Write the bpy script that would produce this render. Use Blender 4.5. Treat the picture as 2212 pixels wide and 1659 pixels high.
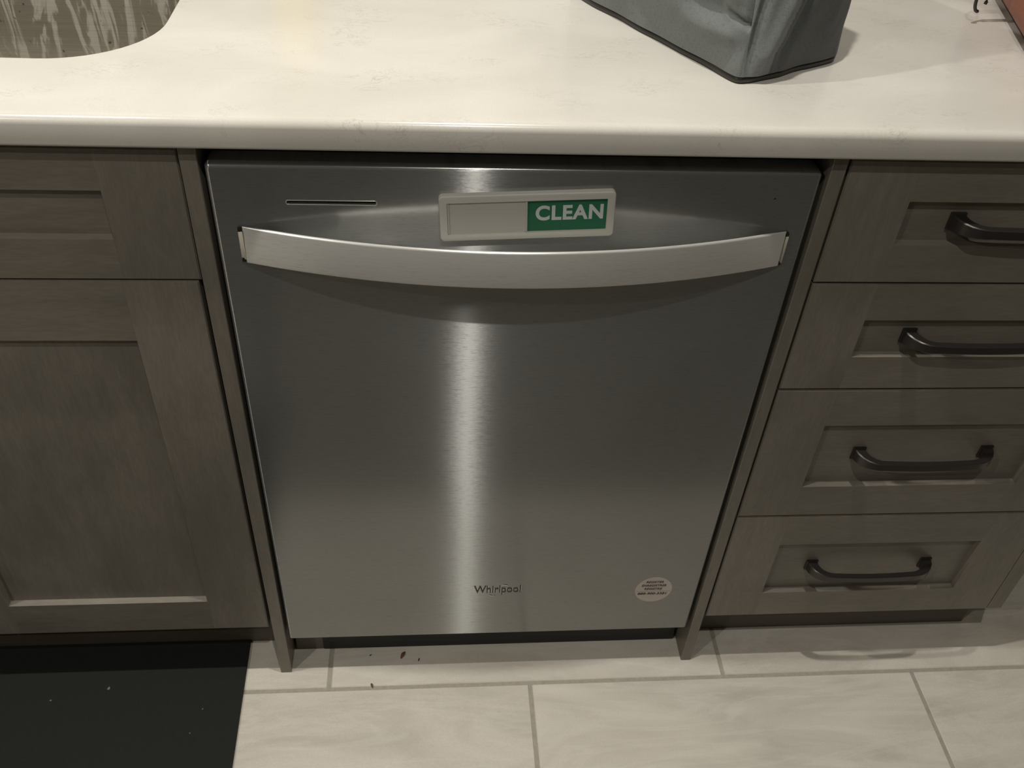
import bpy, bmesh, math, random
from mathutils import Vector, Matrix, noise
from mathutils.geometry import tessellate_polygon
random.seed(7)
PI = math.pi
for o in list(bpy.data.objects): bpy.data.objects.remove(o, do_unlink=True)
sc = bpy.context.scene
COL = sc.collection

# ---------------------------------------------------------------- camera
cam_d = bpy.data.cameras.new('camera'); cam = bpy.data.objects.new('camera', cam_d); COL.objects.link(cam)
cam_d.sensor_fit = 'HORIZONTAL'; cam_d.sensor_width = 36.0; cam_d.lens = 2015.77 / 2212 * 36.0
cam_d.clip_start = 0.02
R = [(0.99626512, -0.06809907, 0.05308786), (-0.00499944, -0.65928138, -0.75187969), (0.08620214, 0.74880611, -0.6571595)]
M = Matrix(((R[0][0], -R[1][0], -R[2][0]), (R[0][1], -R[1][1], -R[2][1]), (R[0][2], -R[1][2], -R[2][2])))
cam.matrix_world = Matrix.Translation((0.2137348, -0.8167075, 1.3018465)) @ M.to_4x4()
sc.camera = cam

# ---------------------------------------------------------------- exposure, world, lamps
vs = sc.view_settings
sc.display_settings.display_device = 'sRGB'
vs.view_transform = 'Standard'; vs.look = 'None'; vs.gamma = 1.0; vs.use_curve_mapping = False
vs.exposure = 0.0
w = bpy.data.worlds.new('world'); sc.world = w; w.use_nodes = True
w.node_tree.nodes['Background'].inputs[0].default_value = (0.9, 0.8, 0.65, 1)
w.node_tree.nodes['Background'].inputs[1].default_value = 0.0
CEIL = 2.44
FZ = -0.008       # floor level
WARM = (1.0, 0.95, 0.865)
# recessed ceiling lamps (x, y, watts, lens width): a row just in front of the counter, a row over the aisle
LAMPS = [(0.31, -0.13, 14.5, .045), (-0.65, -0.13, 14.5, .045), (0.345, -1.02, 9.7, .035), (-1.30, -1.50, 14, .035)]
for (x, y, p, d) in LAMPS:
    ld = bpy.data.lights.new('ceiling_lamp', 'AREA'); ld.shape = 'DISK'; ld.size = d; ld.energy = p; ld.color = WARM
    lo = bpy.data.objects.new('ceiling_lamp', ld); lo.location = (x, y, CEIL - 0.024); COL.objects.link(lo)

# ---------------------------------------------------------------- helpers
def link(name, bm, mat=None, parent=None, smooth=None):
    me = bpy.data.meshes.new(name)
    bmesh.ops.recalc_face_normals(bm, faces=bm.faces)
    bm.to_mesh(me); bm.free()
    if smooth:
        for p in me.polygons: p.use_smooth = True
        try: me.set_sharp_from_angle(angle=math.radians(smooth))
        except Exception: pass
    if mat: me.materials.append(mat)
    o = bpy.data.objects.new(name, me); COL.objects.link(o)
    if parent: o.parent = parent
    return o
def inst(name, me, parent=None, loc=(0, 0, 0)):
    o = bpy.data.objects.new(name, me); COL.objects.link(o); o.location = loc
    if parent: o.parent = parent
    return o
def thing(name, label, cat, loc=(0, 0, 0), group=None):
    o = bpy.data.objects.new(name, None); COL.objects.link(o); o.location = loc
    o.empty_display_size = .05
    o['label'] = label; o['category'] = cat
    if group: o['group'] = group
    return o
def tag(o, label, cat, group=None):
    o['label'] = label; o['category'] = cat
    if group: o['group'] = group
    return o
def struct(o): o['kind'] = 'structure'; return o
def box(bm, x0, x1, y0, y1, z0, z1, bev=0, seg=2):
    t = bmesh.new(); bmesh.ops.create_cube(t, size=1)
    for v in t.verts:
        v.co = Vector(((x0 + x1) / 2 + v.co.x * (x1 - x0), (y0 + y1) / 2 + v.co.y * (y1 - y0), (z0 + z1) / 2 + v.co.z * (z1 - z0)))
    if bev: bmesh.ops.bevel(t, geom=list(t.edges), offset=bev, segments=seg, affect='EDGES', profile=.5)
    m = bpy.data.meshes.new('t'); t.to_mesh(m); t.free(); bm.from_mesh(m); bpy.data.meshes.remove(m)
    return bm
def bx(*a, **k): return box(bmesh.new(), *a, **k)
def shift(bm, d):
    for v in bm.verts: v.co -= Vector(d)
    return bm
def loft(bm, rings, cap=True, closed=True):
    vr = [[bm.verts.new(p) for p in r] for r in rings]
    n = len(rings[0])
    for a, b in zip(vr, vr[1:]):
        for i in range(n if closed else n - 1):
            j = (i + 1) % n
            bm.faces.new((a[i], a[j], b[j], b[i]))
    if cap: bm.faces.new(vr[0]); bm.faces.new(vr[-1][::-1])
    return vr
def fill(bm, loops, flip=False):
    """flat face(s) from an outer loop of BMVerts and optional hole loops"""
    flat = [v for l in loops for v in l]
    for t in tessellate_polygon([[v.co for v in l] for l in loops]):
        if len(set(t)) == 3:
            try: bm.faces.new([flat[i] for i in t])
            except ValueError: pass
def rrect(x0, x1, y0, y1, r, n=6, rs=None):
    """rounded rectangle, 2D, counter-clockwise from lower right; rs = radii (br, tr, tl, bl)"""
    rs = rs or (r, r, r, r)
    out = []
    for (cx, cy, a0, q) in ((x1, y0, -PI / 2, rs[0]), (x1, y1, 0, rs[1]), (x0, y1, PI / 2, rs[2]), (x0, y0, PI, rs[3])):
        q = max(q, 1e-4)
        sx = -1 if cx == x1 else 1; sy = -1 if cy == y1 else 1
        for k in range(n + 1):
            a = a0 + k * PI / 2 / n
            out.append((cx + sx * q + q * math.cos(a), cy + sy * q + q * math.sin(a)))
    return out
def text_bm(s, size, off=0.0, ext=0.0003, shear=0.0, space=1.0, bevel=0.0):
    cu = bpy.data.curves.new('txt', 'FONT'); cu.body = s; cu.size = size; cu.align_x = 'CENTER'; cu.align_y = 'CENTER'
    cu.offset = off; cu.extrude = ext; cu.shear = shear; cu.space_character = space; cu.resolution_u = 6
    if bevel: cu.bevel_depth = bevel
    o = bpy.data.objects.new('txt', cu); COL.objects.link(o)
    dg = bpy.context.evaluated_depsgraph_get()
    me = bpy.data.meshes.new_from_object(o.evaluated_get(dg))
    bm = bmesh.new(); bm.from_mesh(me)
    bpy.data.objects.remove(o, do_unlink=True); bpy.data.meshes.remove(me); bpy.data.curves.remove(cu)
    return bm
def fit(bm, w=None, h=None):
    xs = [v.co.x for v in bm.verts]; ys = [v.co.y for v in bm.verts]
    cx, cy = (min(xs) + max(xs)) / 2, (min(ys) + max(ys)) / 2
    sx = w / (max(xs) - min(xs)) if w else 1; sy = h / (max(ys) - min(ys)) if h else sx
    if not w: sx = sy
    for v in bm.verts: v.co.x = (v.co.x - cx) * sx; v.co.y = (v.co.y - cy) * sy
    return bm
def wallmap(bm, x, z, y):
    """flat XY drawing -> upright on a -Y facing surface at depth y, centred on x, z"""
    for v in bm.verts:
        X, Y, Z = v.co; v.co = Vector((x + X, y - Z, z + Y))
    return bm

# ---------------------------------------------------------------- materials
def mat(name):
    m = bpy.data.materials.new(name); m.use_nodes = True
    nt = m.node_tree; b = nt.nodes['Principled BSDF']
    return m, nt, b
def N(nt, t, **k):
    n = nt.nodes.new(t)
    for a, v in k.items():
        if a.startswith('i_'): n.inputs[a[2:].replace('_', ' ')].default_value = v
        else: setattr(n, a, v)
    return n
def L(nt, a, b): nt.links.new(a, b)
def rgb(c): return (c[0], c[1], c[2], 1)
def ramp(nt, fac, stops, interp='LINEAR'):
    r = nt.nodes.new('ShaderNodeValToRGB'); r.color_ramp.interpolation = interp
    e = r.color_ramp.elements
    e[0].position, e[0].color = stops[0][0], rgb(stops[0][1]); e[1].position, e[1].color = stops[-1][0], rgb(stops[-1][1])
    for p, c in stops[1:-1]: q = e.new(p); q.color = rgb(c)
    L(nt, fac, r.inputs[0]); return r.outputs[0]
def coords(nt, scale=(1, 1, 1), kind='Object', rnd=False, rot=(0, 0, 0)):
    tc = N(nt, 'ShaderNodeTexCoord'); mp = N(nt, 'ShaderNodeMapping'); mp.inputs['Scale'].default_value = scale
    mp.inputs['Rotation'].default_value = rot
    src = tc.outputs[kind]
    if rnd:
        oi = N(nt, 'ShaderNodeObjectInfo'); mu = N(nt, 'ShaderNodeVectorMath', operation='SCALE'); mu.inputs['Scale'].default_value = 37.0
        cb = N(nt, 'ShaderNodeCombineXYZ')
        for i in range(3): L(nt, oi.outputs['Random'], cb.inputs[i])
        L(nt, cb.outputs[0], mu.inputs[0]); ad = N(nt, 'ShaderNodeVectorMath', operation='ADD')
        L(nt, src, ad.inputs[0]); L(nt, mu.outputs[0], ad.inputs[1]); src = ad.outputs[0]
    L(nt, src, mp.inputs[0]); return mp.outputs[0]
def noi(nt, vec, scale, detail=3, rough=.5, dist=0.0):
    n = N(nt, 'ShaderNodeTexNoise'); n.inputs['Scale'].default_value = scale; n.inputs['Detail'].default_value = detail
    n.inputs['Roughness'].default_value = rough; n.inputs['Distortion'].default_value = dist
    L(nt, vec, n.inputs['Vector']); return n.outputs['Fac']
def mix(nt, fac, a, b, mode='MIX'):
    m = N(nt, 'ShaderNodeMix', data_type='RGBA', blend_type=mode)
    if hasattr(fac, 'links'): L(nt, fac, m.inputs[0])
    else: m.inputs[0].default_value = fac
    for s, v in ((6, a), (7, b)):
        if hasattr(v, 'links'): L(nt, v, m.inputs[s])
        else: m.inputs[s].default_value = rgb(v)
    return m.outputs[2]
def bump(nt, b, h, strength=.2, dist=.001):
    n = N(nt, 'ShaderNodeBump'); n.inputs['Strength'].default_value = strength; n.inputs['Distance'].default_value = dist
    L(nt, h, n.inputs['Height']); L(nt, n.outputs[0], b.inputs['Normal'])
def plain(name, c, rough=.5, metal=0.0, spec=.5):
    m, nt, b = mat(name); b.inputs['Base Color'].default_value = rgb(c); b.inputs['Roughness'].default_value = rough
    b.inputs['Metallic'].default_value = metal; b.inputs['Specular IOR Level'].default_value = spec
    return m

def wood(name, vertical=True, c0=(.160, .145, .120), c1=(.215, .195, .165)):
    m, nt, b = mat(name)
    s = (1, 1, .16) if vertical else (.16, 1, 1)
    v = coords(nt, s, rnd=True)
    blot = noi(nt, coords(nt, (1, 1, .6) if vertical else (.6, 1, 1), rnd=True), 6, 3, .55, .4)
    grain = noi(nt, v, 60, 4, .6, .3); fine = noi(nt, v, 350, 2, .6)
    c = ramp(nt, blot, [(.32, c0), (.68, c1)])
    g = ramp(nt, grain, [(.35, (.92, .915, .91)), (.62, (1.03, 1.03, 1.03))])
    c = mix(nt, 1.0, c, g, 'MULTIPLY')
    f = ramp(nt, fine, [(.4, (.93, .93, .93)), (.6, (1.03, 1.03, 1.03))])
    c = mix(nt, 1.0, c, f, 'MULTIPLY')
    L(nt, c, b.inputs['Base Color']); b.inputs['Roughness'].default_value = .40
    b.inputs['Specular IOR Level'].default_value = .5
    bump(nt, b, fine, .06, .0004)
    return m
WOODV, WOODH = wood('stained_wood_upright'), wood('stained_wood_level', False)
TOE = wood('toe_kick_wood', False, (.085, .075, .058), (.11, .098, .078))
WOODDARK = plain('cabinet_inside', (.03, .026, .02), .7)

def steel(name, tangent=(1, 0, 0), rx=.0105, ry=.66, tint=(.455, .467, .46), base=(.125, .130, .128), basefac=.35, streak=(22, 1000), soft=.5, tight=0.0):
    """horizontally brushed stainless steel: an anisotropic lobe, tight along the grain and wide across it"""
    m = bpy.data.materials.new(name); m.use_nodes = True; nt = m.node_tree; nt.nodes.remove(nt.nodes['Principled BSDF'])
    out = nt.nodes['Material Output']
    a = 1 - math.sqrt(rx / ry); r = (rx * ry) ** .25     # rx, ry: microfacet slope widths along and across the grain
    g = N(nt, 'ShaderNodeBsdfAnisotropic'); g.distribution = 'GGX'
    g.inputs['Roughness'].default_value = r; g.inputs['Anisotropy'].default_value = a
    tg = N(nt, 'ShaderNodeCombineXYZ')
    for i in range(3): tg.inputs[i].default_value = tangent[i]
    L(nt, tg.outputs[0], g.inputs['Tangent'])
    br = noi(nt, coords(nt, (streak[0], 1, streak[1])), 1.0, 2, .7)
    br2 = noi(nt, coords(nt, (streak[0] * 4, 1, streak[1] * .7)), 1.0, 2, .7)
    mm = N(nt, 'ShaderNodeMath', operation='ADD'); L(nt, br, mm.inputs[0]); L(nt, br2, mm.inputs[1])
    c = ramp(nt, mm.outputs[0], [(.72, tuple(.74 * t for t in tint)), (1.28, tuple(1.26 * t for t in tint))])
    L(nt, c, g.inputs['Color'])
    bp = N(nt, 'ShaderNodeBump'); bp.inputs['Strength'].default_value = .2; bp.inputs['Distance'].default_value = .0002
    L(nt, br2, bp.inputs['Height']); L(nt, bp.outputs[0], g.inputs['Normal'])
    d = N(nt, 'ShaderNodeBsdfAnisotropic'); d.distribution = 'GGX'; d.inputs['Color'].default_value = rgb(tint)
    d.inputs['Roughness'].default_value = (.06 * soft) ** .25; d.inputs['Anisotropy'].default_value = 1 - math.sqrt(.06 / max(soft, .061)); L(nt, tg.outputs[0], d.inputs['Tangent'])
    df = N(nt, 'ShaderNodeBsdfDiffuse'); df.inputs['Color'].default_value = rgb(base)
    m1 = N(nt, 'ShaderNodeMixShader'); m1.inputs[0].default_value = .25; L(nt, g.outputs[0], m1.inputs[1]); L(nt, d.outputs[0], m1.inputs[2])
    m2 = N(nt, 'ShaderNodeMixShader'); m2.inputs[0].default_value = basefac; L(nt, m1.outputs[0], m2.inputs[1]); L(nt, df.outputs[0], m2.inputs[2])
    last = m2.outputs[0]
    if tight:      # the polished bottoms between the brush lines give a faint, clearer reflection
        q = N(nt, 'ShaderNodeBsdfAnisotropic'); q.distribution = 'GGX'; q.inputs['Color'].default_value = rgb((.74, .74, .72))
        q.inputs['Roughness'].default_value = .2
        m3 = N(nt, 'ShaderNodeMixShader'); m3.inputs[0].default_value = tight; L(nt, last, m3.inputs[1]); L(nt, q.outputs[0], m3.inputs[2]); last = m3.outputs[0]
    L(nt, last, out.inputs['Surface'])
    return m
STEEL = steel('brushed_steel_door', tight=.19, basefac=.61)
STEELBAR = steel('brushed_steel_bar', rx=.05, ry=.14, tint=(.60, .595, .57), base=(.72, .715, .69), basefac=.43, soft=.2)
CHROME = plain('bright_metal', (.75, .73, .69), .18, 1.0)
BLACK = plain('black_plastic', (.012, .011, .010), .5)
BLACKGLOSS = plain('black_trim', (.02, .018, .015), .35)
DARKMETAL = plain('dark_bronze_metal', (.065, .06, .056), .32, .75)
GREYPLASTIC = plain('warm_grey_plastic', (.52, .51, .465), .42)
GREYPLASTIC2 = plain('warm_grey_slider', (.46, .445, .41), .55)
GREEN = plain('green_print', (.008, .13, .06), .5)
WHITEP = plain('white_print', (.56, .60, .59), .5)
STICKER = plain('sticker_paper', (.56, .50, .46), .5)
INK = plain('sticker_ink', (.05, .038, .034), .6)
RULE = plain('sticker_rule', (.28, .24, .21), .6)

def quartz():
    m, nt, b = mat('speckled_quartz')
    v = coords(nt, (1, 1.6, 1))
    big = noi(nt, v, 5, 3, .5, .5)
    c = ramp(nt, big, [(.35, (.585, .565, .52)), (.65, (.655, .635, .59))])
    vein = noi(nt, coords(nt, (1, 2.2, 1.5)), 24, 7, .68, 1.6)
    fleck = noi(nt, v, 11, 3, .6)
    a = ramp(nt, vein, [(.484, (0, 0, 0)), (.5, (1, 1, 1)), (.516, (0, 0, 0))])
    k = ramp(nt, fleck, [(.50, (0, 0, 0)), (.70, (1, 1, 1))])
    f = mix(nt, 1.0, a, k, 'MULTIPLY')
    c = mix(nt, f, c, (.40, .375, .335))
    c2 = ramp(nt, noi(nt, v, 600, 2, .6), [(.3, (.96, .96, .96)), (.7, (1.03, 1.03, 1.03))])
    c = mix(nt, 1.0, c, c2, 'MULTIPLY')
    L(nt, c, b.inputs['Base Color']); b.inputs['Roughness'].default_value = .2
    b.inputs['Specular IOR Level'].default_value = .4
    return m
QUARTZ = quartz()

def tile_mat():
    m, nt, b = mat('stone_look_tile')
    v = coords(nt, (.8, 2.4, 1), rnd=True)
    a = noi(nt, v, 4, 5, .6, 1.2)
    c = ramp(nt, a, [(.30, (.50, .47, .415)), (.5, (.60, .565, .50)), (.72, (.69, .655, .585))])
    wisps = noi(nt, coords(nt, (.7, 5.0, 1), rnd=True), 3.5, 6, .62, 1.5)
    wv = ramp(nt, wisps, [(.47, (0, 0, 0)), (.53, (1, 1, 1)), (.60, (0, 0, 0))])
    c = mix(nt, mixf(nt, wv, .35), c, (.72, .69, .62))
    dk = noi(nt, v, 28, 5, .7)
    d = ramp(nt, dk, [(.70, (1, 1, 1)), (.80, (.74, .73, .71))])
    c = mix(nt, 1.0, c, d, 'MULTIPLY')
    sp = ramp(nt, noi(nt, v, 420, 2, .7), [(.3, (.93, .93, .92)), (.7, (1.05, 1.05, 1.05))])
    c = mix(nt, 1.0, c, sp, 'MULTIPLY')
    L(nt, c, b.inputs['Base Color']); b.inputs['Roughness'].default_value = .5
    b.inputs['Specular IOR Level'].default_value = .3
    bump(nt, b, dk, .08, .0006)
    return m
def mixf(nt, col, k):
    mu = N(nt, 'ShaderNodeMath', operation='MULTIPLY'); L(nt, col, mu.inputs[0]); mu.inputs[1].default_value = k
    return mu.outputs[0]
TILE = tile_mat()
def grout_mat():
    m, nt, b = mat('grey_grout')
    c = ramp(nt, noi(nt, coords(nt), 120, 3, .6), [(.3, (.33, .305, .26)), (.7, (.40, .37, .32))])
    L(nt, c, b.inputs['Base Color']); b.inputs['Roughness'].default_value = .85; return m
GROUT = grout_mat()
def mat_mat():
    m, nt, b = mat('black_foam_mat')
    f = noi(nt, coords(nt), 900, 2, .6)
    c = ramp(nt, f, [(.3, (.0075, .0085, .0080)), (.7, (.014, .0155, .0145))])
    sp = noi(nt, coords(nt), 75, 1, .3)
    s = ramp(nt, sp, [(.805, (0, 0, 0)), (.825, (1, 1, 1))])
    c = mix(nt, s, c, (.16, .17, .15))
    L(nt, c, b.inputs['Base Color']); b.inputs['Roughness'].default_value = .72; b.inputs['Specular IOR Level'].default_value = .25
    bump(nt, b, f, .25, .0005); return m
MATM = mat_mat()
def fabric():
    m, nt, b = mat('grey_woven_fabric')
    v = coords(nt, (1, 1, 1), 'UV')
    x = noi(nt, coords(nt, (160, 2200, 1), 'UV'), 1, 3, .6); y = noi(nt, coords(nt, (2200, 160, 1), 'UV'), 1, 3, .6)
    ad = N(nt, 'ShaderNodeMath', operation='ADD'); L(nt, x, ad.inputs[0]); L(nt, y, ad.inputs[1])
    c = ramp(nt, ad.outputs[0], [(.7, (.082, .092, .094)), (1.3, (.165, .178, .178))])
    L(nt, c, b.inputs['Base Color']); b.inputs['Roughness'].default_value = .85; b.inputs['Specular IOR Level'].default_value = .2
    b.inputs['Sheen Weight'].default_value = .15
    bump(nt, b, ad.outputs[0], .25, .0006); return m
FABRIC = fabric()
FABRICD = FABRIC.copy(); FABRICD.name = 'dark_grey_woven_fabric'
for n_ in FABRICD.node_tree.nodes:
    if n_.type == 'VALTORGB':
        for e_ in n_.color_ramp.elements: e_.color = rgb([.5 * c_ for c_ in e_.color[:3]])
def leather(name, c0, c1):
    m, nt, b = mat(name)
    f = noi(nt, coords(nt), 260, 4, .65)
    L(nt, ramp(nt, f, [(.3, c0), (.7, c1)]), b.inputs['Base Color']); b.inputs['Roughness'].default_value = .5
    bump(nt, b, f, .35, .0008); return m
LEATHER = leather('terracotta_leather', (.20, .052, .022), (.30, .085, .036))
LEATHERD = leather('dark_brown_leather', (.03, .010, .006), (.05, .018, .010))
def sink_mat():
    m, nt, b = mat('water_marked_steel')
    b.inputs['Metallic'].default_value = 1.0
    v = coords(nt, (17, 17, 3.2))
    a = noi(nt, v, 2.6, 6, .6, 1.2)
    wet = ramp(nt, a, [(.53, (0, 0, 0)), (.56, (1, 1, 1))])
    c = mix(nt, wet, (.47, .45, .40), (.60, .58, .53))
    br = noi(nt, coords(nt, (8, 8, 700)), 1, 2, .6)
    c = mix(nt, 1.0, c, ramp(nt, br, [(.3, (.9, .9, .9)), (.7, (1.08, 1.08, 1.08))]), 'MULTIPLY')
    drop = noi(nt, coords(nt), 95, 2, .5)
    c = mix(nt, ramp(nt, drop, [(.70, (0, 0, 0)), (.74, (1, 1, 1))]), c, (.20, .185, .16))
    L(nt, c, b.inputs['Base Color'])
    rr = ramp(nt, a, [(.50, (.34,) * 3), (.53, (.5,) * 3)]); L(nt, rr, b.inputs['Roughness'])
    bump(nt, b, drop, .12, .001); return m
SINKM = sink_mat()
def paint(name, c, s=40):
    m, nt, b = mat(name); f = noi(nt, coords(nt), s, 3, .5)
    L(nt, ramp(nt, f, [(.3, tuple(.95 * k for k in c)), (.7, tuple(1.03 * k for k in c))]), b.inputs['Base Color'])
    b.inputs['Roughness'].default_value = .75; return m
PAINT = paint('wall_paint', (.33, .315, .285)); PAINTC = paint('ceiling_paint', (.50, .48, .44))
LEAF = plain('dry_leaf', (.14, .07, .025), .7)
CRUMB = plain('crumb', (.03, .022, .015), .8)
LAMPGLOW = bpy.data.materials.new('lamp_glow'); LAMPGLOW.use_nodes = True
_e = LAMPGLOW.node_tree.nodes; _b = _e['Principled BSDF']; _b.inputs['Emission Color'].default_value = rgb(WARM); _b.inputs['Emission Strength'].default_value = 6
_b.inputs['Base Color'].default_value = rgb((.8, .8, .8))

# ---------------------------------------------------------------- room shell
X0, X1, Y0, Y1 = -2.4, 3.0, -2.9, 0.66
fl = struct(link('floor', bx(X0, X1, Y0, Y1, FZ - .05, FZ - .0015), GROUT))
def wall(name, *a): return struct(link(name, bx(*a), PAINT))
BRIGHT = paint('backsplash_paint', (.56, .55, .515))
wall('wall_back', X0 - .1, X1 + .1, Y1, Y1 + .1, -.05, CEIL)
wall('wall_front', X0 - .1, X1 + .1, Y0 - .1, Y0, -.05, CEIL)
bpy.data.objects['wall_back'].data.materials[0] = BRIGHT
wall('wall_left', X0 - .1, X0, Y0, Y1, -.05, CEIL)
wall('wall_right', X1, X1 + .1, Y0, Y1, -.05, CEIL)
struct(link('ceiling', bx(X0 - .1, X1 + .1, Y0 - .1, Y1 + .1, CEIL, CEIL + .1), PAINTC))
# floor tiles, running bond, 24 x 12 inch
PX, PY, G = .6215, .311, .0062
tm = None
def tile_mesh(w, d):
    b = bx(0, w, 0, d, -.008, 0, bev=.0012, seg=1)
    me = bpy.data.meshes.new('tile'); bmesh.ops.recalc_face_normals(b, faces=b.faces); b.to_mesh(me); b.free(); me.materials.append(TILE); return me
cache = {}
for r in range(-10, 4):
    ya = -.0329 + r * PY + G / 2; yb = ya + PY - G
    ya, yb = max(ya, Y0), min(yb, Y1)
    if yb - ya < .02: continue
    x = .0548 + (PX / 2 if r % 2 else 0) - 6 * PX
    while x < X1:
        xa, xb = max(x + G / 2, X0), min(x + PX - G / 2, X1)
        if xb - xa > .02:
            k = (round(xb - xa, 4), round(yb - ya, 4))
            if k not in cache: cache[k] = tile_mesh(*k)
            inst('tile', cache[k], fl, (xa, ya, FZ))
        x += PX

# ---------------------------------------------------------------- ceiling lamps (fittings)
for i, (x, y, p, d) in enumerate(LAMPS):
    t = thing('recessed_light', ['recessed round ceiling light above the dishwasher', 'recessed round ceiling light above the sink cabinet', 'recessed round ceiling light over the aisle facing the dishwasher', 'recessed round ceiling light over the aisle at the far left'][i], 'ceiling light', (x, y, CEIL), 'recessed ceiling lights')
    b = bmesh.new()
    prof = [(.085, 0), (.085, -.004), (.07, -.008), (.06, -.004), (.06, 0)]
    loft(b, [[(q * math.cos(a), q * math.sin(a), z) for a in [k * 2 * PI / 32 for k in range(32)]] for q, z in prof], cap=False)
    link('trim_ring', b, plain('white_metal', (.7, .7, .68), .4), t, 40)
    b = bmesh.new(); bmesh.ops.create_circle(b, cap_ends=True, radius=.059, segments=32)
    for v in b.verts: v.co.z = -.003
    link('diffuser', b, LAMPGLOW, t)

# ---------------------------------------------------------------- countertop
YC, ZB, ZT = -.0156, .8858, .9163
XE, YB = 1.112, Y1
def outline(ins):
    return rrect(-.905 + ins, XE - ins, YC + ins, YB - .002, 0, 6, (.03 - min(ins, .02), .002, .002, .002))
bm = bmesh.new()
rt, rb = .0085, .004
rings = []
for k in range(5):
    a = k / 4 * PI / 2; rings.append([(x, y, ZB + rb - rb * math.cos(a)) for x, y in outline(rb - rb * math.sin(a))])
for k in range(8):
    a = k / 7 * PI / 2; rings.append([(x, y, ZT - rt + rt * math.sin(a)) for x, y in outline(rt - rt * math.cos(a))])
vr = loft(bm, rings, cap=False)
SX0, SX1, SY0, SY1, SR = -.735, -.0665, .1095, .55, .105
hole = rrect(SX0, SX1, SY0, SY1, SR, 14)[::-1]
ht = [bm.verts.new((x, y, ZT)) for x, y in hole]; hb = [bm.verts.new((x, y, ZB)) for x, y in hole]
for i in range(len(hole)):
    j = (i + 1) % len(hole); bm.faces.new((ht[i], ht[j], hb[j], hb[i]))
fill(bm, [vr[-1], ht]); fill(bm, [vr[0], hb])
ct = link('countertop', bm, QUARTZ, None, 35)
tag(ct, 'cream white speckled quartz countertop with rounded front edge over the cabinets', 'countertop')

# sink bowl, undermounted
bm = bmesh.new()
rings = []
def sring(off, z, r): return [(x, y, z) for x, y in rrect(SX0 - off, SX1 + off, SY0 - off, SY1 + off, r, 14)]
rings = [sring(.03, ZB - .0008, SR + .03), sring(.004, ZB - .0008, SR + .004), sring(.002, ZB - .004, SR), sring(-.003, ZB - .15, SR - .005)]
for k in range(1, 7):
    a = k / 6 * PI / 2; rings.append(sring(-.003 - .035 * (1 - math.cos(a)), ZB - .15 - .035 * math.sin(a), SR - .02 * math.sin(a)))
vr = loft(bm, rings, cap=False)
bm.faces.new(vr[-1][::-1])
sk = thing('sink', 'undermounted stainless steel sink with water marks at the left of the countertop', 'sink', (-.4, .33, ZB - .185))
shift(bm, (-.4, .33, ZB - .185))
sb = link('bowl', bm, SINKM, sk, 40)
b = bmesh.new(); loft(b, [[(q * math.cos(a), q * math.sin(a), z) for a in [k * 2 * PI / 32 for k in range(32)]] for q, z in ((.055, .0005), (.055, .003), (.045, .004), (.038, .001), (.012, .001))], cap=False)
link('drain', b, CHROME, sk, 40)

# ---------------------------------------------------------------- shaker fronts
D = .019; RD, RI = .009, .0015       # front thickness, recess depth, bevel inset
def piece(name, pts, y0, y1, m, par, org, bev=.0007):
    """pts: 2D (x, z) outline, extruded from y0 (front) to y1"""
    bm = bmesh.new()
    loft(bm, [[(x, y0, z) for x, z in pts], [(x, y1, z) for x, z in pts]])
    bmesh.ops.recalc_face_normals(bm, faces=bm.faces)
    if bev: bmesh.ops.bevel(bm, geom=list(bm.edges), offset=bev, segments=1, affect='EDGES')
    return link(name, shift(bm, org), m, par)
def bar_piece(name, x0, x1, z0, z1, m, par, org, slope):
    """frame member; slope: side ('l','r','t','b') that falls back to the panel with a small bevel"""
    bm = bmesh.new()
    f = dict(x0=x0, x1=x1, z0=z0, z1=z1); g = dict(f)
    if slope == 'r': g['x1'] = x1 + RI
    if slope == 'l': g['x0'] = x0 - RI
    if slope == 't': g['z1'] = z1 + RI
    if slope == 'b': g['z0'] = z0 - RI
    q = lambda d, y: [(d['x0'], y, d['z0']), (d['x1'], y, d['z0']), (d['x1'], y, d['z1']), (d['x0'], y, d['z1'])]
    loft(bm, [q(f, 0), q(g, RD + .001), q(g, D)] )
    bmesh.ops.recalc_face_normals(bm, faces=bm.faces)
    outer = {'r': 'ltb', 'l': 'rtb', 't': 'b', 'b': 't'}[slope]
    def side(e):
        a, c = (v.co for v in e.verts)
        if abs(a.x - c.x) < 1e-6: return 'l' if abs(a.x - x0) < 1e-5 else 'r'
        return 'b' if abs(a.z - z0) < 1e-5 else 't'
    ed = [e for e in bm.edges if max(v.co.y for v in e.verts) < .0001 and side(e) in outer]
    bmesh.ops.bevel(bm, geom=ed, offset=.0011, segments=2, affect='EDGES')
    return link(name, shift(bm, org), m, par)
def shaker(par, x0, x1, z0, z1, ix0, ix1, iz0, iz1, org):
    bar_piece('stile', x0, ix0, z0, z1, WOODV, par, org, 'r')
    bar_piece('stile', ix1, x1, z0, z1, WOODV, par, org, 'l')
    e = .00006
    bar_piece('rail', ix0 + e, ix1 - e, iz1, z1, WOODH, par, org, 'b')
    bar_piece('rail', ix0 + e, ix1 - e, z0, iz0, WOODH, par, org, 't')
    link('panel', shift(bx(ix0 - .004, ix1 + .004, RD, RD + .006, iz0 - .004, iz1 + .004), org), WOODH if (ix1 - ix0) > (iz1 - iz0) * 1.2 else WOODV, par)

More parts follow.
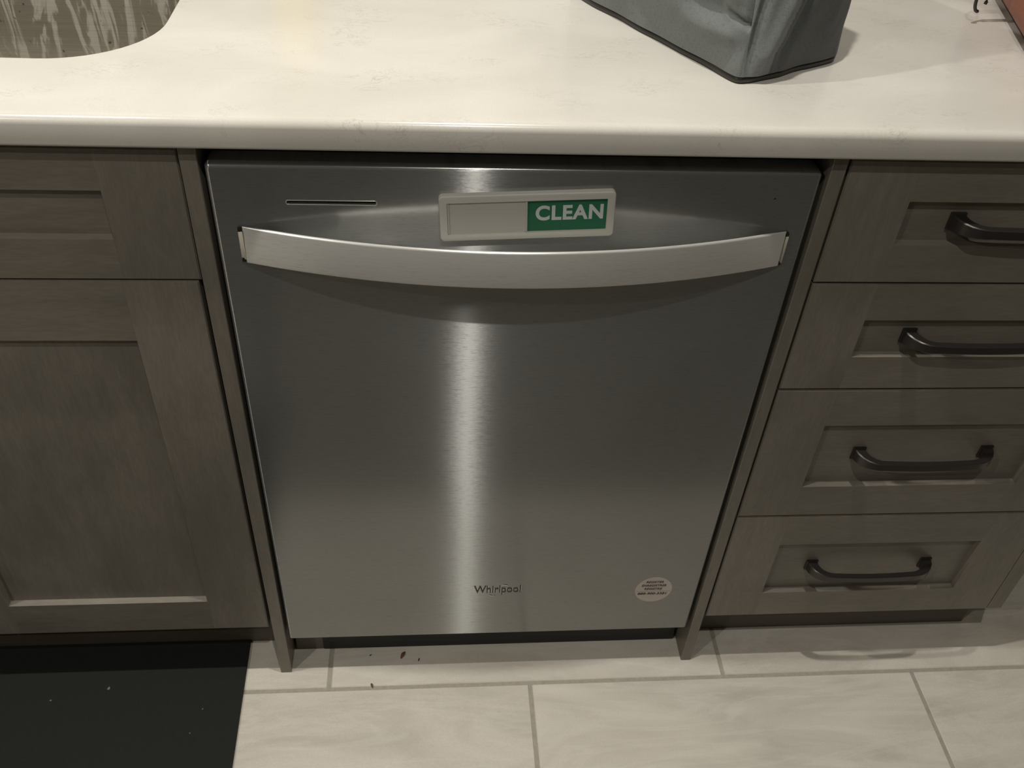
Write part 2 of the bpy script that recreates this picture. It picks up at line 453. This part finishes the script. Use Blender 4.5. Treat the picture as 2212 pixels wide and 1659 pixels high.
# pull handle: square feet, flared necks, shallow outward bow
def pull_mesh():
    bm = bmesh.new(); HL = .087           # half length to the centre of a foot
    n = 40; rings = []
    for i in range(n + 1):
        t = i / n; s = -1 + 2 * t
        a = abs(s); sg = 1 if s >= 0 else -1
        # path: foot -> neck -> bar
        if a > .72:
            q = (a - .72) / .28                 # 0 at bar, 1 at foot
            x = sg * (.060 + .027 * math.sin(q * PI / 2) ** 1.0); y = -.026 + .0235 * (1 - math.cos(q * PI / 2))
            tang = Vector((math.cos(q * PI / 2) * sg, math.sin(q * PI / 2) * 1.0, 0))
            hh = .0056 + .0036 * q ** 1.5; th = .0042 + .0034 * q ** 1.2
            dx, dy = .027 * math.cos(q * PI / 2) * PI / 2, .0235 * math.sin(q * PI / 2) * PI / 2
            tv = Vector((sg * dx, dy, 0)).normalized() if q > 0 else Vector((sg, 0, 0))
        else:
            u = s / .72; x = .060 * u; y = -.026 - .0022 * (1 - u * u); hh = .0056; th = .0042; tv = Vector((sg, 0, 0))
            tv = Vector((1, .0044 * u / .060, 0)).normalized() * sg
        tv = tv * sg                            # always pointing +x-ish
        nrm = Vector((tv.y, -tv.x, 0))          # outward (towards -y)
        c = Vector((x, y, 0)); ring = []
        for (u2, w2) in [(-1, -.85), (-.85, -1), (.80, -1), (1, -.84), (1, .84), (.80, 1), (-.85, 1), (-1, .85)]:
            ring.append(c + nrm * (u2 * th) + Vector((0, 0, w2 * hh)))
        rings.append(ring)
    loft(bm, rings)
    me = bpy.data.meshes.new('bar'); bmesh.ops.recalc_face_normals(bm, faces=bm.faces); bm.to_mesh(me); bm.free()
    for p in me.polygons: p.use_smooth = True
    me.set_sharp_from_angle(angle=math.radians(28)); me.materials.append(DARKMETAL)
    b = bmesh.new()
    for s in (-1, 1): box(b, s * .087 - .0088, s * .087 + .0088, -.0035, 0, -.0105, .0105, bev=.0011)
    mf = bpy.data.meshes.new('foot'); bmesh.ops.recalc_face_normals(b, faces=b.faces); b.to_mesh(mf); b.free(); mf.materials.append(DARKMETAL)
    bm = bmesh.new(); bm.from_mesh(me); bm.from_mesh(mf); bm.to_mesh(me); bm.free()
    return me
PULL = pull_mesh()

# drawer cabinet, right of the dishwasher
RC = thing('drawer_cabinet', 'taupe stained wood base cabinet of four shaker drawers right of the dishwasher', 'cabinet', (.628, 0, 0))
org = (.628, 0, 0)
b = bx(.6287, 1.0837, D + .001, .60, .1095, ZB - .0006); link('cabinet_box', shift(b, org), WOODDARK, RC)
b = bx(1.0838, 1.1075, .0, .60, .1095, ZB - .0006, bev=.0008, seg=1); link('end_panel', shift(b, org), WOODV, RC)
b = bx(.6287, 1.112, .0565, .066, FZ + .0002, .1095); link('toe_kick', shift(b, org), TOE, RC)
drs = [(.7310, .8785, .7796, .8324), (.5745, .7283, .6245, .6789), (.3415, .5717, .3994, .5124), (.1094, .3385, .1655, .2778)]
for z0, z1, a, c in drs:
    dr = link('drawer', shift(bx(.640, 1.075, D, .5, z0 + .012, z1 - .012), org), WOODDARK, RC)
    shaker(dr, .6315, 1.083, z0, z1, .7065, 1.0068, a, c, org)
    h = inst('handle', PULL, dr, (.8568 - .628, RD, (a + c) / 2)); h['label'] = 'dark bronze bow pull handle'

# sink cabinet, left of the dishwasher
LC = thing('sink_cabinet', 'taupe stained wood base cabinet with false drawer front and doors below the sink', 'cabinet', (-.0225, 0, 0))
org = (-.0225, 0, 0)
b = bmesh.new()
box(b, -.890, -.870, D + .001, .6, .1095, ZB - .0006); box(b, -.0416, -.0226, D + .001, .6, .1095, ZB - .0006)
box(b, -.870, -.0416, D + .001, .6, .1095, .125); box(b, -.870, -.0416, .585, .6, .125, ZB - .0006)
box(b, -.870, -.0416, D + .001, .04, .70, .745)
link('cabinet_box', shift(b, org), WOODDARK, LC)
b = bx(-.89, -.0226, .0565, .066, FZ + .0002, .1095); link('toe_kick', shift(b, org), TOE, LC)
fr = link('drawer_front', shift(bx(-.88, -.034, D, D + .0009, .742, .868), org), WOODDARK, LC)
shaker(fr, -.4505, -.0228, .7308, .8785, -.373, -.1003, .7786, .8336, org)
shaker(fr, -.8885, -.4535, .7308, .8785, -.811, -.531, .7786, .8336, org)
for (xa, xb, ia, ib) in ((-.4505, -.0262, -.3745, -.1040), (-.8885, -.4535, -.811, -.531)):
    dr = link('door', shift(bx(xa + .01, xb - .01, D, D + .0009, .12, .72), org), WOODDARK, LC)
    shaker(dr, xa, xb, .1112, .7285, ia, ib, .1775, .6503, org)

# end panels beside the dishwasher
p = link('end_panel', shift(bx(-.0212, -.0046, -.0018, .60, FZ + .0002, ZB - .0006, bev=.0008, seg=1), (-.013, .3, 0)), WOODV); p.location = (-.013, .3, 0)
tag(p, 'narrow taupe wood end panel standing on the floor left of the dishwasher', 'panel', 'end panels beside the dishwasher')
p = link('end_panel', shift(bx(.6122, .6277, -.0018, .60, FZ + .0002, ZB - .0006, bev=.0008, seg=1), (.62, .3, 0)), WOODV); p.location = (.62, .3, 0)
tag(p, 'narrow taupe wood end panel standing on the floor right of the dishwasher', 'panel', 'end panels beside the dishwasher')

# ---------------------------------------------------------------- dishwasher
DW = thing('dishwasher', 'stainless steel built-in dishwasher with curved bar handle under the countertop', 'dishwasher', (.303, 0, 0))
org = (.303, 0, 0)
DZ0, DZ1, DX1 = .0805, .8634, .606
bm = bmesh.new()
def drect(ins): return [(x, z) for x, z in rrect(ins, DX1 - ins, DZ0 + min(ins, .001), DZ1 - ins, .004, 4, (.001, .004, .004, .001))]
rings = [[(x, .028, z) for x, z in drect(0)]]
rr = .0042
for k in range(7):
    a = k / 6 * PI / 2; rings.append([(x, rr - rr * math.sin(a), z) for x, z in drect(rr - rr * math.cos(a))])
vr = loft(bm, rings, cap=False)
bm.faces.new(vr[0])
SLX0, SLX1, SLZ, SH = .0733, .1607, .8234, .0019
slot = [(x, z) for x, z in rrect(SLX0, SLX1, SLZ - SH, SLZ + SH, SH, 5)][::-1]
dot = [(.5632 + .0013 * math.cos(-a), .8334 + .0013 * math.sin(-a)) for a in [k * 2 * PI / 12 for k in range(12)]]
loops = [vr[-1]]
for lp in (slot, dot):
    f = [bm.verts.new((x, 0, z)) for x, z in lp]; g = [bm.verts.new((x, .006, z)) for x, z in lp]
    for i in range(len(lp)):
        j = (i + 1) % len(lp); bm.faces.new((f[i], f[j], g[j], g[i]))
    loops.append(f)
fill(bm, loops)
dp = link('door_panel', shift(bm, org), STEEL, DW, 40)
for p_ in dp.data.polygons: p_.use_smooth = abs(p_.normal.y) < .999
link('door_backing', shift(bx(.004, DX1 - .004, .0045, .0275, DZ0 + .004, DZ1 - .004), org), BLACK, DW)
link('tub', shift(bx(.012, DX1 - .012, .03, .58, .095, .872), org), BLACK, DW)
# slot lip
def ring_tube(bm, pts, r, seg=8):
    n = len(pts); rings = []
    for i in range(n):
        p = Vector(pts[i]); t = (Vector(pts[(i + 1) % n]) - Vector(pts[i - 1])).normalized(); nn = Vector((0, 1, 0)); bb = t.cross(nn)
        rings.append([p + nn * (r * math.cos(q)) + bb * (r * math.sin(q)) for q in [k * 2 * PI / seg for k in range(seg)]])
    rings.append(rings[0]); loft(bm, rings, cap=False); bmesh.ops.remove_doubles(bm, verts=bm.verts, dist=1e-6)
bm = bmesh.new(); ring_tube(bm, [(x, -.0001, z) for x, z in rrect(SLX0 - .0004, SLX1 + .0004, SLZ - SH - .0004, SLZ + SH + .0004, SH, 5)], .00045)
link('vent_rim', shift(bm, org), STEELBAR, DW, 60)
# bar handle
HX0, HX1, HZ0, HZ1, HY0, HYC = .0275, .5835, .7548, .7968, -.0035, -.0475
bm = bmesh.new(); n = 64; rings = []
hc, hw = (HX0 + HX1) / 2, (HX1 - HX0) / 2
for i in range(n + 1):
    u = -1 + 2 * i / n; x = hc + hw * u
    yf = HY0 + (HYC - HY0) * (1 - u * u)
    th = max(.0025, min(.022, (-yf) * .62))
    r = min(.0022, th * .35)
    prof = []
    # front face leans back a little towards the top; rounded top front edge; top slopes down to the rear
    prof.append((yf - .0012, HZ0 + .001)); prof.append((yf - .0014, HZ0 + .003))
    prof.append((yf - .0004, (HZ0 + HZ1) / 2)); prof.append((yf + .0004, HZ1 - r))
    # fillet, then a face sloping down to the rear that grows steeper
    A1 = math.radians(120)
    for k in range(1, 6):
        a = k / 5 * A1; prof.append((yf + .0004 + r - r * math.cos(a), HZ1 - r + r * math.sin(a)))
    py, pz = prof[-1]; ty, tz = yf + th, HZ0 + .010
    for k in range(1, 7):
        q_ = k / 6; prof.append((py + (ty - py) * (1 - (1 - q_) ** 1.15) , pz + (tz - pz) * (q_ * .62 + .38 * q_ ** 2.2)))
    prof.append((yf + th, HZ0 + .003)); prof.append((yf + th - .002, HZ0))
    rings.append([(x, yy, zz) for yy, zz in prof])
loft(bm, rings)
hd = link('handle', shift(bm, org), STEELBAR, DW, 35)
for s in (0, 1):
    x = HX0 if s == 0 else HX1; sg = -1 if s == 0 else 1
    bm = bmesh.new()
    xa, xb = (x - .0052, x - .0002) if s == 0 else (x + .0002, x + .0036)
    # thin chamfered cap that closes the end of the bar onto the door
    q = [(xa, 0, HZ0 + .004), (xb, 0, HZ0 + .004), (xb, HY0 - .001, HZ0 + .004), (xa, -.0012, HZ0 + .004)]
    loft(bm, [q, [(a, b_, HZ1 - .005) for a, b_, c_ in q]])
    link('end_cap', shift(bm, org), CHROME, hd)
    link('end_cap_gasket', shift(bx(xa + .0004, xb, -.0032, 0, HZ0 + .0008, HZ0 + .0046), org), BLACK, hd)
    link('end_cap_gasket', shift(bx(xa + .0004, xb, -.0034, 0, HZ1 - .0056, HZ1 - .0016), org), BLACK, hd)
# emblem lettering
lt = fit(text_bm('Whirlpool', .02, off=.00025, ext=.0004), w=.0680, h=.0212)
wallmap(lt, .3078, .1885, -.0003)
ds = link('lettering', shift(lt, org), BLACKGLOSS, DW); ds['label'] = 'dark maker name lettering on the door'
lt = fit(text_bm('Whirlpool', .02, off=.0006, ext=.0002), w=.0688, h=.0219)
wallmap(lt, .3079, .1888, -.0001)
link('lettering_edge', shift(lt, org), CHROME, ds)
bm = bmesh.new()
for (a0, a1) in ((math.radians(-35), math.radians(50)), (math.radians(145), math.radians(230))):
    rings = []
    for k in range(15):
        a = a0 + (a1 - a0) * k / 14; wd = .0005 * math.sin(PI * k / 14) + .00005
        cx, cz = .0165 * math.cos(a), .0075 * math.sin(a)
        ca, sa = math.cos(.72), math.sin(.72)
        X, Z = cx * ca - cz * sa, cx * sa + cz * ca
        rings.append([(.3095 + X, y, .1878 + Z + s_ * wd) for (y, s_) in ((-.0009, -1), (-.0009, 1), (-.0001, 1), (-.0001, -1))])
    loft(bm, rings)
link('emblem_ring', shift(bm, org), CHROME, ds)
# registration sticker
def disc(bm, cx, cz, a, b_, y0, y1, n=48):
    loft(bm, [[(cx + a * math.cos(t), y, cz + b_ * math.sin(t)) for t in [k * 2 * PI / n for k in range(n)]] for y in (y0, y1)])
SCX, SCZ = .5387, .1805
bm = bmesh.new(); disc(bm, SCX, SCZ, .0276, .0291, -.0003, -.00005)
st = link('sticker', shift(bm, org), STICKER, DW); st['label'] = 'white oval registration sticker'
def line_text(s, x, z, w_, h_):
    t = fit(text_bm(s, .006, off=.00025, ext=.00005, shear=.18, space=1.08), w=w_, h=h_); wallmap(t, x, z, -.00036)
    for v in t.verts:      # the print runs level with the door's foot
        pass
    return link('print_line', shift(t, org), INK, st)
line_text('REGISTER', .5385, .1987, .0262, .0050)
line_text('ENREGISTRER', .5383, .1905, .0370, .0050)
line_text('REGISTRE', .5381, .1826, .0268, .0050)
line_text('888-900-3381', .5380, .1712, .0437, .0056)
link('print_rule', shift(bx(SCX - .0255, SCX + .0255, -.0004, -.0003, .1766, .1772), org), RULE, st)
# access panel and its side bracket at the foot
link('access_panel', shift(bx(.042, .606, .038, .044, FZ + .001, .092), org), BLACK, DW)
link('foot_bracket', shift(bx(.0, .0415, .039, .044, FZ + .001, .092), org), plain('grey_bracket', (.13, .12, .10), .6), DW)

# ---------------------------------------------------------------- clean / dirty slide sign
SG = thing('dishwasher_sign', 'grey sliding magnet sign reading CLEAN on green, on the dishwasher door', 'sign', (.3108, -.0002, .8138))
W_, H_ = .1765, .0515
bm = bmesh.new()
ir = (-.0805, .0800, -.0178, .0182)
o_out = lambda ins: rrect(-W_ / 2 + ins, W_ / 2 - ins, -H_ / 2 + ins, H_ / 2 - ins, .0045, 5)
prof = [(0, 0.0), (0, .0058), (.0008, .0070), (.0018, .0073)]
vr = loft(bm, [[(x, -y, z) for x, z in o_out(i_)] for i_, y in prof], cap=False)
inn = rrect(ir[0], ir[1], ir[2], ir[3], .0008, 2)[::-1]
f = [bm.verts.new((x, -.0073, z)) for x, z in inn]; g = [bm.verts.new((x, -.0045, z)) for x, z in inn]
for i in range(len(inn)):
    j = (i + 1) % len(inn); bm.faces.new((f[i], f[j], g[j], g[i]))
fill(bm, [vr[-1], f]); bm.faces.new(vr[0])
link('frame', bm, GREYPLASTIC, SG, 30)
link('green_face', bx(-.0015, ir[1] + .0005, -.0046, -.0035, ir[2] - .0005, ir[3] + .0005), GREEN, SG)
bm = bmesh.new(); box(bm, ir[0], .0, -.0058, -.0040, ir[2], ir[3])
box(bm, ir[0] + .0004, ir[0] + .0022, -.0069, -.0050, ir[2] + .0006, ir[3] - .0006, bev=.0005); box(bm, -.0020, -.0001, -.0069, -.0050, ir[2] + .0006, ir[3] - .0006, bev=.0005)
link('slider', bm, GREYPLASTIC2, SG)
t = fit(text_bm('CLEAN', .02, off=.0007, ext=.00005, space=1.1), w=.0685, h=.0172)
wallmap(t, .0424, .0027, -.0047); link('lettering', t, WHITEP, SG)
SG.rotation_euler = (0, math.radians(-2.8), 0)

# ---------------------------------------------------------------- floor mat
b = bmesh.new(); pts = [(-.0665, -.62), (-.0745, .0560), (-1.15, .0560), (-1.15, -.62)]
loft(b, [[(x, y, FZ + .0003) for x, y in pts], [(x, y, FZ + .006) for x, y in pts]])
fm = link('floor_mat', shift(b, (-.6, -.27, 0)), MATM); fm.location = (-.6, -.27, 0)
tag(fm, 'plain black rubber kitchen mat on the tiles before the sink cabinet', 'mat')

# ---------------------------------------------------------------- grey fabric bag on the counter
BAG = thing('lunch_bag', 'grey woven fabric bag with dark base seam standing on the countertop', 'bag', (.60, .23, ZT))
B = Vector((.5300, .0800, 0)); u1 = Vector((-.491, .871, 0)); u2 = Vector((.871, .491, 0))
LA, LB, BH = .305, .150, .27
def bag_pt(s, t):
    """s in 0..4 runs round the four sides (0-1 front-left long side from the far end to the near corner, 1-2 near end), t up"""
    cs = [B + u1 * LA, B, B + u2 * LB, B + u2 * LB + u1 * LA]
    i = int(s) % 4; f_ = s - int(s)
    a, b_ = cs[i], cs[(i + 1) % 4]
    p = a.lerp(b_, f_)
    cen = (cs[0] + cs[2]) / 2
    n_ = [-u2, -u1, u2, u1][i]
    q = abs(f_ - .5) * 2
    L_ = LA if i % 2 == 0 else LB
    # rounded vertical corners
    rc = .016; dcorn = (1 - q) * L_ / 2
    if dcorn < rc: p = p - n_ * 0 + (cen - p).normalized() * (.006 * (1 - dcorn / rc) ** 2)
    z = BH * t
    p = p + n_ * (.012 * (1 - q ** 3) * math.sin(PI * min(1, t * 1.3)) )            # belly
    p = p + (cen - p) * (.13 * t ** 1.3)                                              # tapers upward
    p = p + (cen - p).normalized() * (.0045 * max(0, 1 - t / .03) ** 2)             # base tucks under
    # creases
    if i == 0:
        d = (1 - f_) * LA
        def cr(d0, z0, d1, z1, wd, amp):
            ax, az = d, z; vx, vz = d1 - d0, z1 - z0; l2 = vx * vx + vz * vz
            k = max(0, min(1, ((ax - d0) * vx + (az - z0) * vz) / l2)); dd = math.hypot(ax - d0 - k * vx, az - z0 - k * vz)
            return amp * math.exp(-(dd / wd) ** 2) * (1 - .55 * k)
        off = 0
        off -= cr(.004, .058, .030, .066, .0032, .0095); off += cr(.024, .045, .085, .042, .010, .0070); off -= cr(.003, .066, .0, .15, .0045, .008); off += cr(.022, .085, .030, .15, .010, .005)
        off -= cr(.045, .066, .12, .060, .009, .0045); off += cr(.11, .07, .20, .11, .03, .006)
        off -= cr(.004, .095, .05, .115, .007, .006)
        off += .003 * noise.noise(Vector((d * 22, z * 30, 3)))
        p = p + n_ * off
    if i == 1:
        d = f_ * LB
        off = 0
        off -= .010 * math.exp(-((d - (.008 + .10 * max(0, z - .055))) / .0042) ** 2) * min(1, z / .05)
        off += .0075 * math.exp(-((d - (.022 + .30 * max(0, z - .03))) / .0085) ** 2) * min(1, z / .03)
        off -= .004 * math.exp(-((d - (.047 + .40 * max(0, z - .03))) / .006) ** 2) * min(1, z / .03)
        off += .0025 * noise.noise(Vector((d * 30, z * 26, 9)))
        p = p + n_ * off
    return Vector((p.x, p.y, z))
bm = bmesh.new(); uvl = bm.loops.layers.uv.new('UVMap')
nv = 110; S = []; dark_faces = []
for i in range(4):
    m_ = 150 if i == 0 else (84 if i == 1 else 20)
    for k in range(m_):
        f_ = k / m_; f_ = f_ * f_ * (3 - 2 * f_) * .45 + f_ * .55; S.append(i + f_)
grid = [[bm.verts.new(bag_pt(s, .0078 / BH + (k / nv) * (1 - .0078 / BH))) for s in S] for k in range(nv + 1)]
per = [0]; 
for a, b_ in zip(S, S[1:] + [4.0]):
    per.append(per[-1] + (b_ - a) * (LA if int(a) % 2 == 0 else LB))
for k in range(nv):
    for j in range(len(S)):
        j2 = (j + 1) % len(S)
        fc = bm.faces.new((grid[k][j], grid[k][j2], grid[k + 1][j2], grid[k + 1][j]))
        for lo, (uu, vv) in zip(fc.loops, ((per[j], k / nv * BH), (per[j + 1], k / nv * BH), (per[j + 1], (k + 1) / nv * BH), (per[j], (k + 1) / nv * BH))): lo[uvl].uv = (uu, vv)
topc = sum((v.co for v in grid[-1]), Vector()) / len(S)
prev = grid[-1]
for fr_, dz in ((.8, .004), (.3, .006)):
    cur = [bm.verts.new(topc.lerp(v.co, fr_) + Vector((0, 0, dz))) for v in grid[-1]]
    for j in range(len(S)):
        j2 = (j + 1) % len(S); bm.faces.new((prev[j], prev[j2], cur[j2], cur[j]))
    prev = cur
bm.faces.new(prev)
for fc in bm.faces: fc.material_index = 0
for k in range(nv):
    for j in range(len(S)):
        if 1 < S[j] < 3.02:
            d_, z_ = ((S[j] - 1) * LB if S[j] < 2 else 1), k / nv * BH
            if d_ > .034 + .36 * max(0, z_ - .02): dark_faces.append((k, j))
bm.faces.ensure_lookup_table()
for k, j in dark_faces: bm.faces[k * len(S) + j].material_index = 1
o = link('bag_body', bm, FABRIC, BAG, 180); o.data.materials.append(FABRICD)
for v in o.data.vertices: v.co -= Vector((.60, .23, 0))
bm = bmesh.new()
cs = [bag_pt(s, .012) for s in S]
rings = []
for p in cs:
    c = Vector((.57, .27, 0)); d = (Vector((p.x, p.y, 0)) - Vector((.553, .244, 0))).normalized()
    q = Vector((p.x, p.y, 0)) - d * .0015
    rings.append([q + d * (.0026 * math.cos(a)) + Vector((0, 0, .0040 + .0036 * math.sin(a))) for a in [k * 2 * PI / 8 for k in range(8)]])
rings.append(rings[0]); loft(bm, rings, cap=False); bmesh.ops.remove_doubles(bm, verts=bm.verts, dist=1e-6)
for v in bm.verts: v.co -= Vector((.60, .23, 0))
link('base_piping', bm, BLACKGLOSS, BAG, 60)
bm = bmesh.new(); lo_ = [bm.verts.new((p.x - .60, p.y - .23, .0012)) for p in cs]; up_ = [bm.verts.new((p.x - .60, p.y - .23, .0095)) for p in cs]
bm.faces.new(lo_); bm.faces.new(up_)
for i in range(len(lo_)): bm.faces.new((lo_[i], lo_[(i + 1) % len(lo_)], up_[(i + 1) % len(lo_)], up_[i]))
link('bag_base', bm, BLACK, BAG)
# carry strap
bm = bmesh.new(); rings = []
for k in range(25):
    a = PI * k / 24; c = Vector((-.047 + .0 , .014, BH - .012)) + Vector((u1.x, u1.y, 0)) * (.07 * math.cos(a)) + Vector((0, 0, .09 * math.sin(a)))
    e1 = Vector((u2.x, u2.y, 0)) * .012; e2 = (Vector((u1.x, u1.y, 0)) * math.cos(a) + Vector((0, 0, math.sin(a)))) * .001
    rings.append([c - e1 - e2, c + e1 - e2, c + e1 + e2, c - e1 + e2])
loft(bm, rings); link('strap', bm, BLACKGLOSS, BAG)

# ---------------------------------------------------------------- leather purse, only its corner shows
PU = thing('leather_purse', 'terracotta leather purse with dark top and metal ring at the right end of the countertop', 'purse', (1.0, .36, ZT))
pa = Vector((.938, .390, 0)); pb = Vector((.872, .150, 0)); ax = (pb - pa).normalized(); nx = Vector((-ax.y, ax.x, 0))
pw, pl, ph = .11, .30, .19
pe = pb; pf = pe - ax * pl
def purse_ring(z, ins):
    c0 = pf + nx * 0; 
    loc = rrect(0 + ins, pl - ins, 0 + ins, pw - ins, .028, 6)
    return [pf + ax * a + nx * b_ + Vector((0, 0, z)) for a, b_ in loc]
def prs(z, ins): return [q - Vector((1.0, .36, 0)) for q in purse_ring(z, ins)]
bm = bmesh.new(); loft(bm, [prs(.010, .010), prs(.013, .005), prs(.020, .0015), prs(.034, -.001), prs(.048, 0)]); link('leather_base', bm, LEATHER, PU, 50)
bm = bmesh.new(); loft(bm, [prs(.048, .003), prs(.07, .0), prs(.14, .012), prs(ph, .03)]); link('purse_body', bm, LEATHERD, PU, 50)
bm = bmesh.new(); loft(bm, [prs(.0005, .016), prs(.010, .016)]); link('base_pad', bm, LEATHERD, PU)
def tube(bm, pts, r, seg=10, cap=True):
    pts = [Vector(p) for p in pts]; rings = []; ref = Vector((0, 0, 1))
    for i, p in enumerate(pts):
        t_ = (pts[min(i + 1, len(pts) - 1)] - pts[max(i - 1, 0)]).normalized()
        a_ = t_.cross(ref)
        if a_.length < .1: a_ = t_.cross(Vector((1, 0, 0)))
        a_.normalize(); b_ = t_.cross(a_).normalized()
        rr_ = r(i / (len(pts) - 1)) if callable(r) else r
        rings.append([p + a_ * rr_ * math.cos(q) + b_ * rr_ * math.sin(q) for q in [k * 2 * PI / seg for k in range(seg)]])
    loft(bm, rings, cap)
bm = bmesh.new(); c = Vector((-.130, -.080, .0305)); pts = []
for k in range(25):
    a = math.radians(-30 + 300 * k / 24); pts.append(c + Vector((.0085 * math.cos(a), .003 * math.cos(a), .0155 * math.sin(a))))
tube(bm, pts, .0020); link('metal_ring', bm, DARKMETAL, PU, 60)
bm = bmesh.new(); tube(bm, [(-.128, -.080, .044), (-.112, -.079, .048), (-.092, -.078, .050)], .0045); link('ring_tab', bm, LEATHERD, PU, 60)

# ---------------------------------------------------------------- small debris on the tiles
def leaf(px, py, l, wd, rot, label, m_=LEAF, h=.0022):
    bm = bmesh.new(); nn = 8; rings = []
    for k in range(nn + 1):
        t_ = k / nn; ww = wd * math.sin(PI * (t_ * .92 + .04)) ** .8; x = (t_ - .5) * l; z = .0006 + h * math.sin(PI * t_)
        rings.append([(x, -ww, z), (x, 0, z + .0009), (x, ww, z + .0002), (x, ww, z - .0004), (x, -ww, z - .0005)])
    loft(bm, rings)
    o_ = link('dry_leaf_bit' if m_ is LEAF else 'crumb', bm, m_); o_.location = (px, py + .005, FZ + .0001); o_.rotation_euler = (0, 0, rot); return tag(o_, label, 'leaf' if m_ is LEAF else 'crumb', 'debris on the tiles')
leaf(.1667, .0175, .014, .0028, 1.1, 'small curled brown dry leaf bit on the tiles below the dishwasher door')
leaf(.120, -.0345, .008, .0017, 1.9, 'tiny brown leaf bit beside the grout line in front of the dishwasher')
leaf(.192, .0085, .006, .0009, 1.3, 'thin dark crumb right of the curled dry leaf bit', CRUMB, .0006)
leaf(.1155, .0190, .004, .0008, .6, 'dark crumb left of the curled dry leaf bit', CRUMB, .0005)

# unseen dark island added behind the camera so the steel door reflects something dark
IS = thing('added_dark_island', 'unseen dark island added across the aisle to darken the dishwasher door reflection', 'island', (.4, -1.7, FZ))
link('added_island_body', bx(-1.6, 1.6, -.38, .46, .09, .88), plain('added_island_wood', (.09, .08, .068), .5), IS)
link('added_island_base', bx(-1.55, 1.55, -.33, .41, .001, .09), BLACK, IS)
link('added_island_top', bx(-1.63, 1.63, -.41, .49, .8805, .915, bev=.006), plain('dark_stone', (.06, .055, .05), .3), IS)

b = bmesh.new(); pts = rrect(-.55, 1.75, -1.20, -.37, .01, 3)  # unseen rug, added to darken the aisle floor mirrored in the steel
loft(b, [[(x, y, FZ + .0003) for x, y in pts], [(x, y, FZ + .006) for x, y in pts]])
rg = link('added_dark_rug', shift(b, (.6, -.78, 0)), plain('added_rug_taupe', (.13, .12, .105), .9)); rg.location = (.6, -.78, 0)
tag(rg, 'unseen dark taupe rug added in the aisle to darken the steel door reflection', 'rug')

# yellow dish soap bottle behind the counter's front half; the photograph shows its reflection in the quartz
SB = thing('soap_bottle', 'yellow soap bottle standing at the back of the countertop, seen as a reflection', 'bottle', (.02, .60, ZT))
bm = bmesh.new()
loft(bm, [[(q * math.cos(a), q * math.sin(a) * .6, z) for a in [k * 2 * PI / 24 for k in range(24)]] for q, z in ((.026, .0005), (.031, .01), (.031, .16), (.024, .185), (.012, .2))])
link('bottle_body', bm, plain('yellow_soap', (.85, .70, .10), .3), SB, 40)
bm = bmesh.new(); loft(bm, [[(q * math.cos(a), q * math.sin(a), z) for a in [k * 2 * PI / 16 for k in range(16)]] for q, z in ((.013, .199), (.013, .22), (.006, .235))])
link('cap', bm, plain('white_cap', (.7, .7, .68), .4), SB, 40)
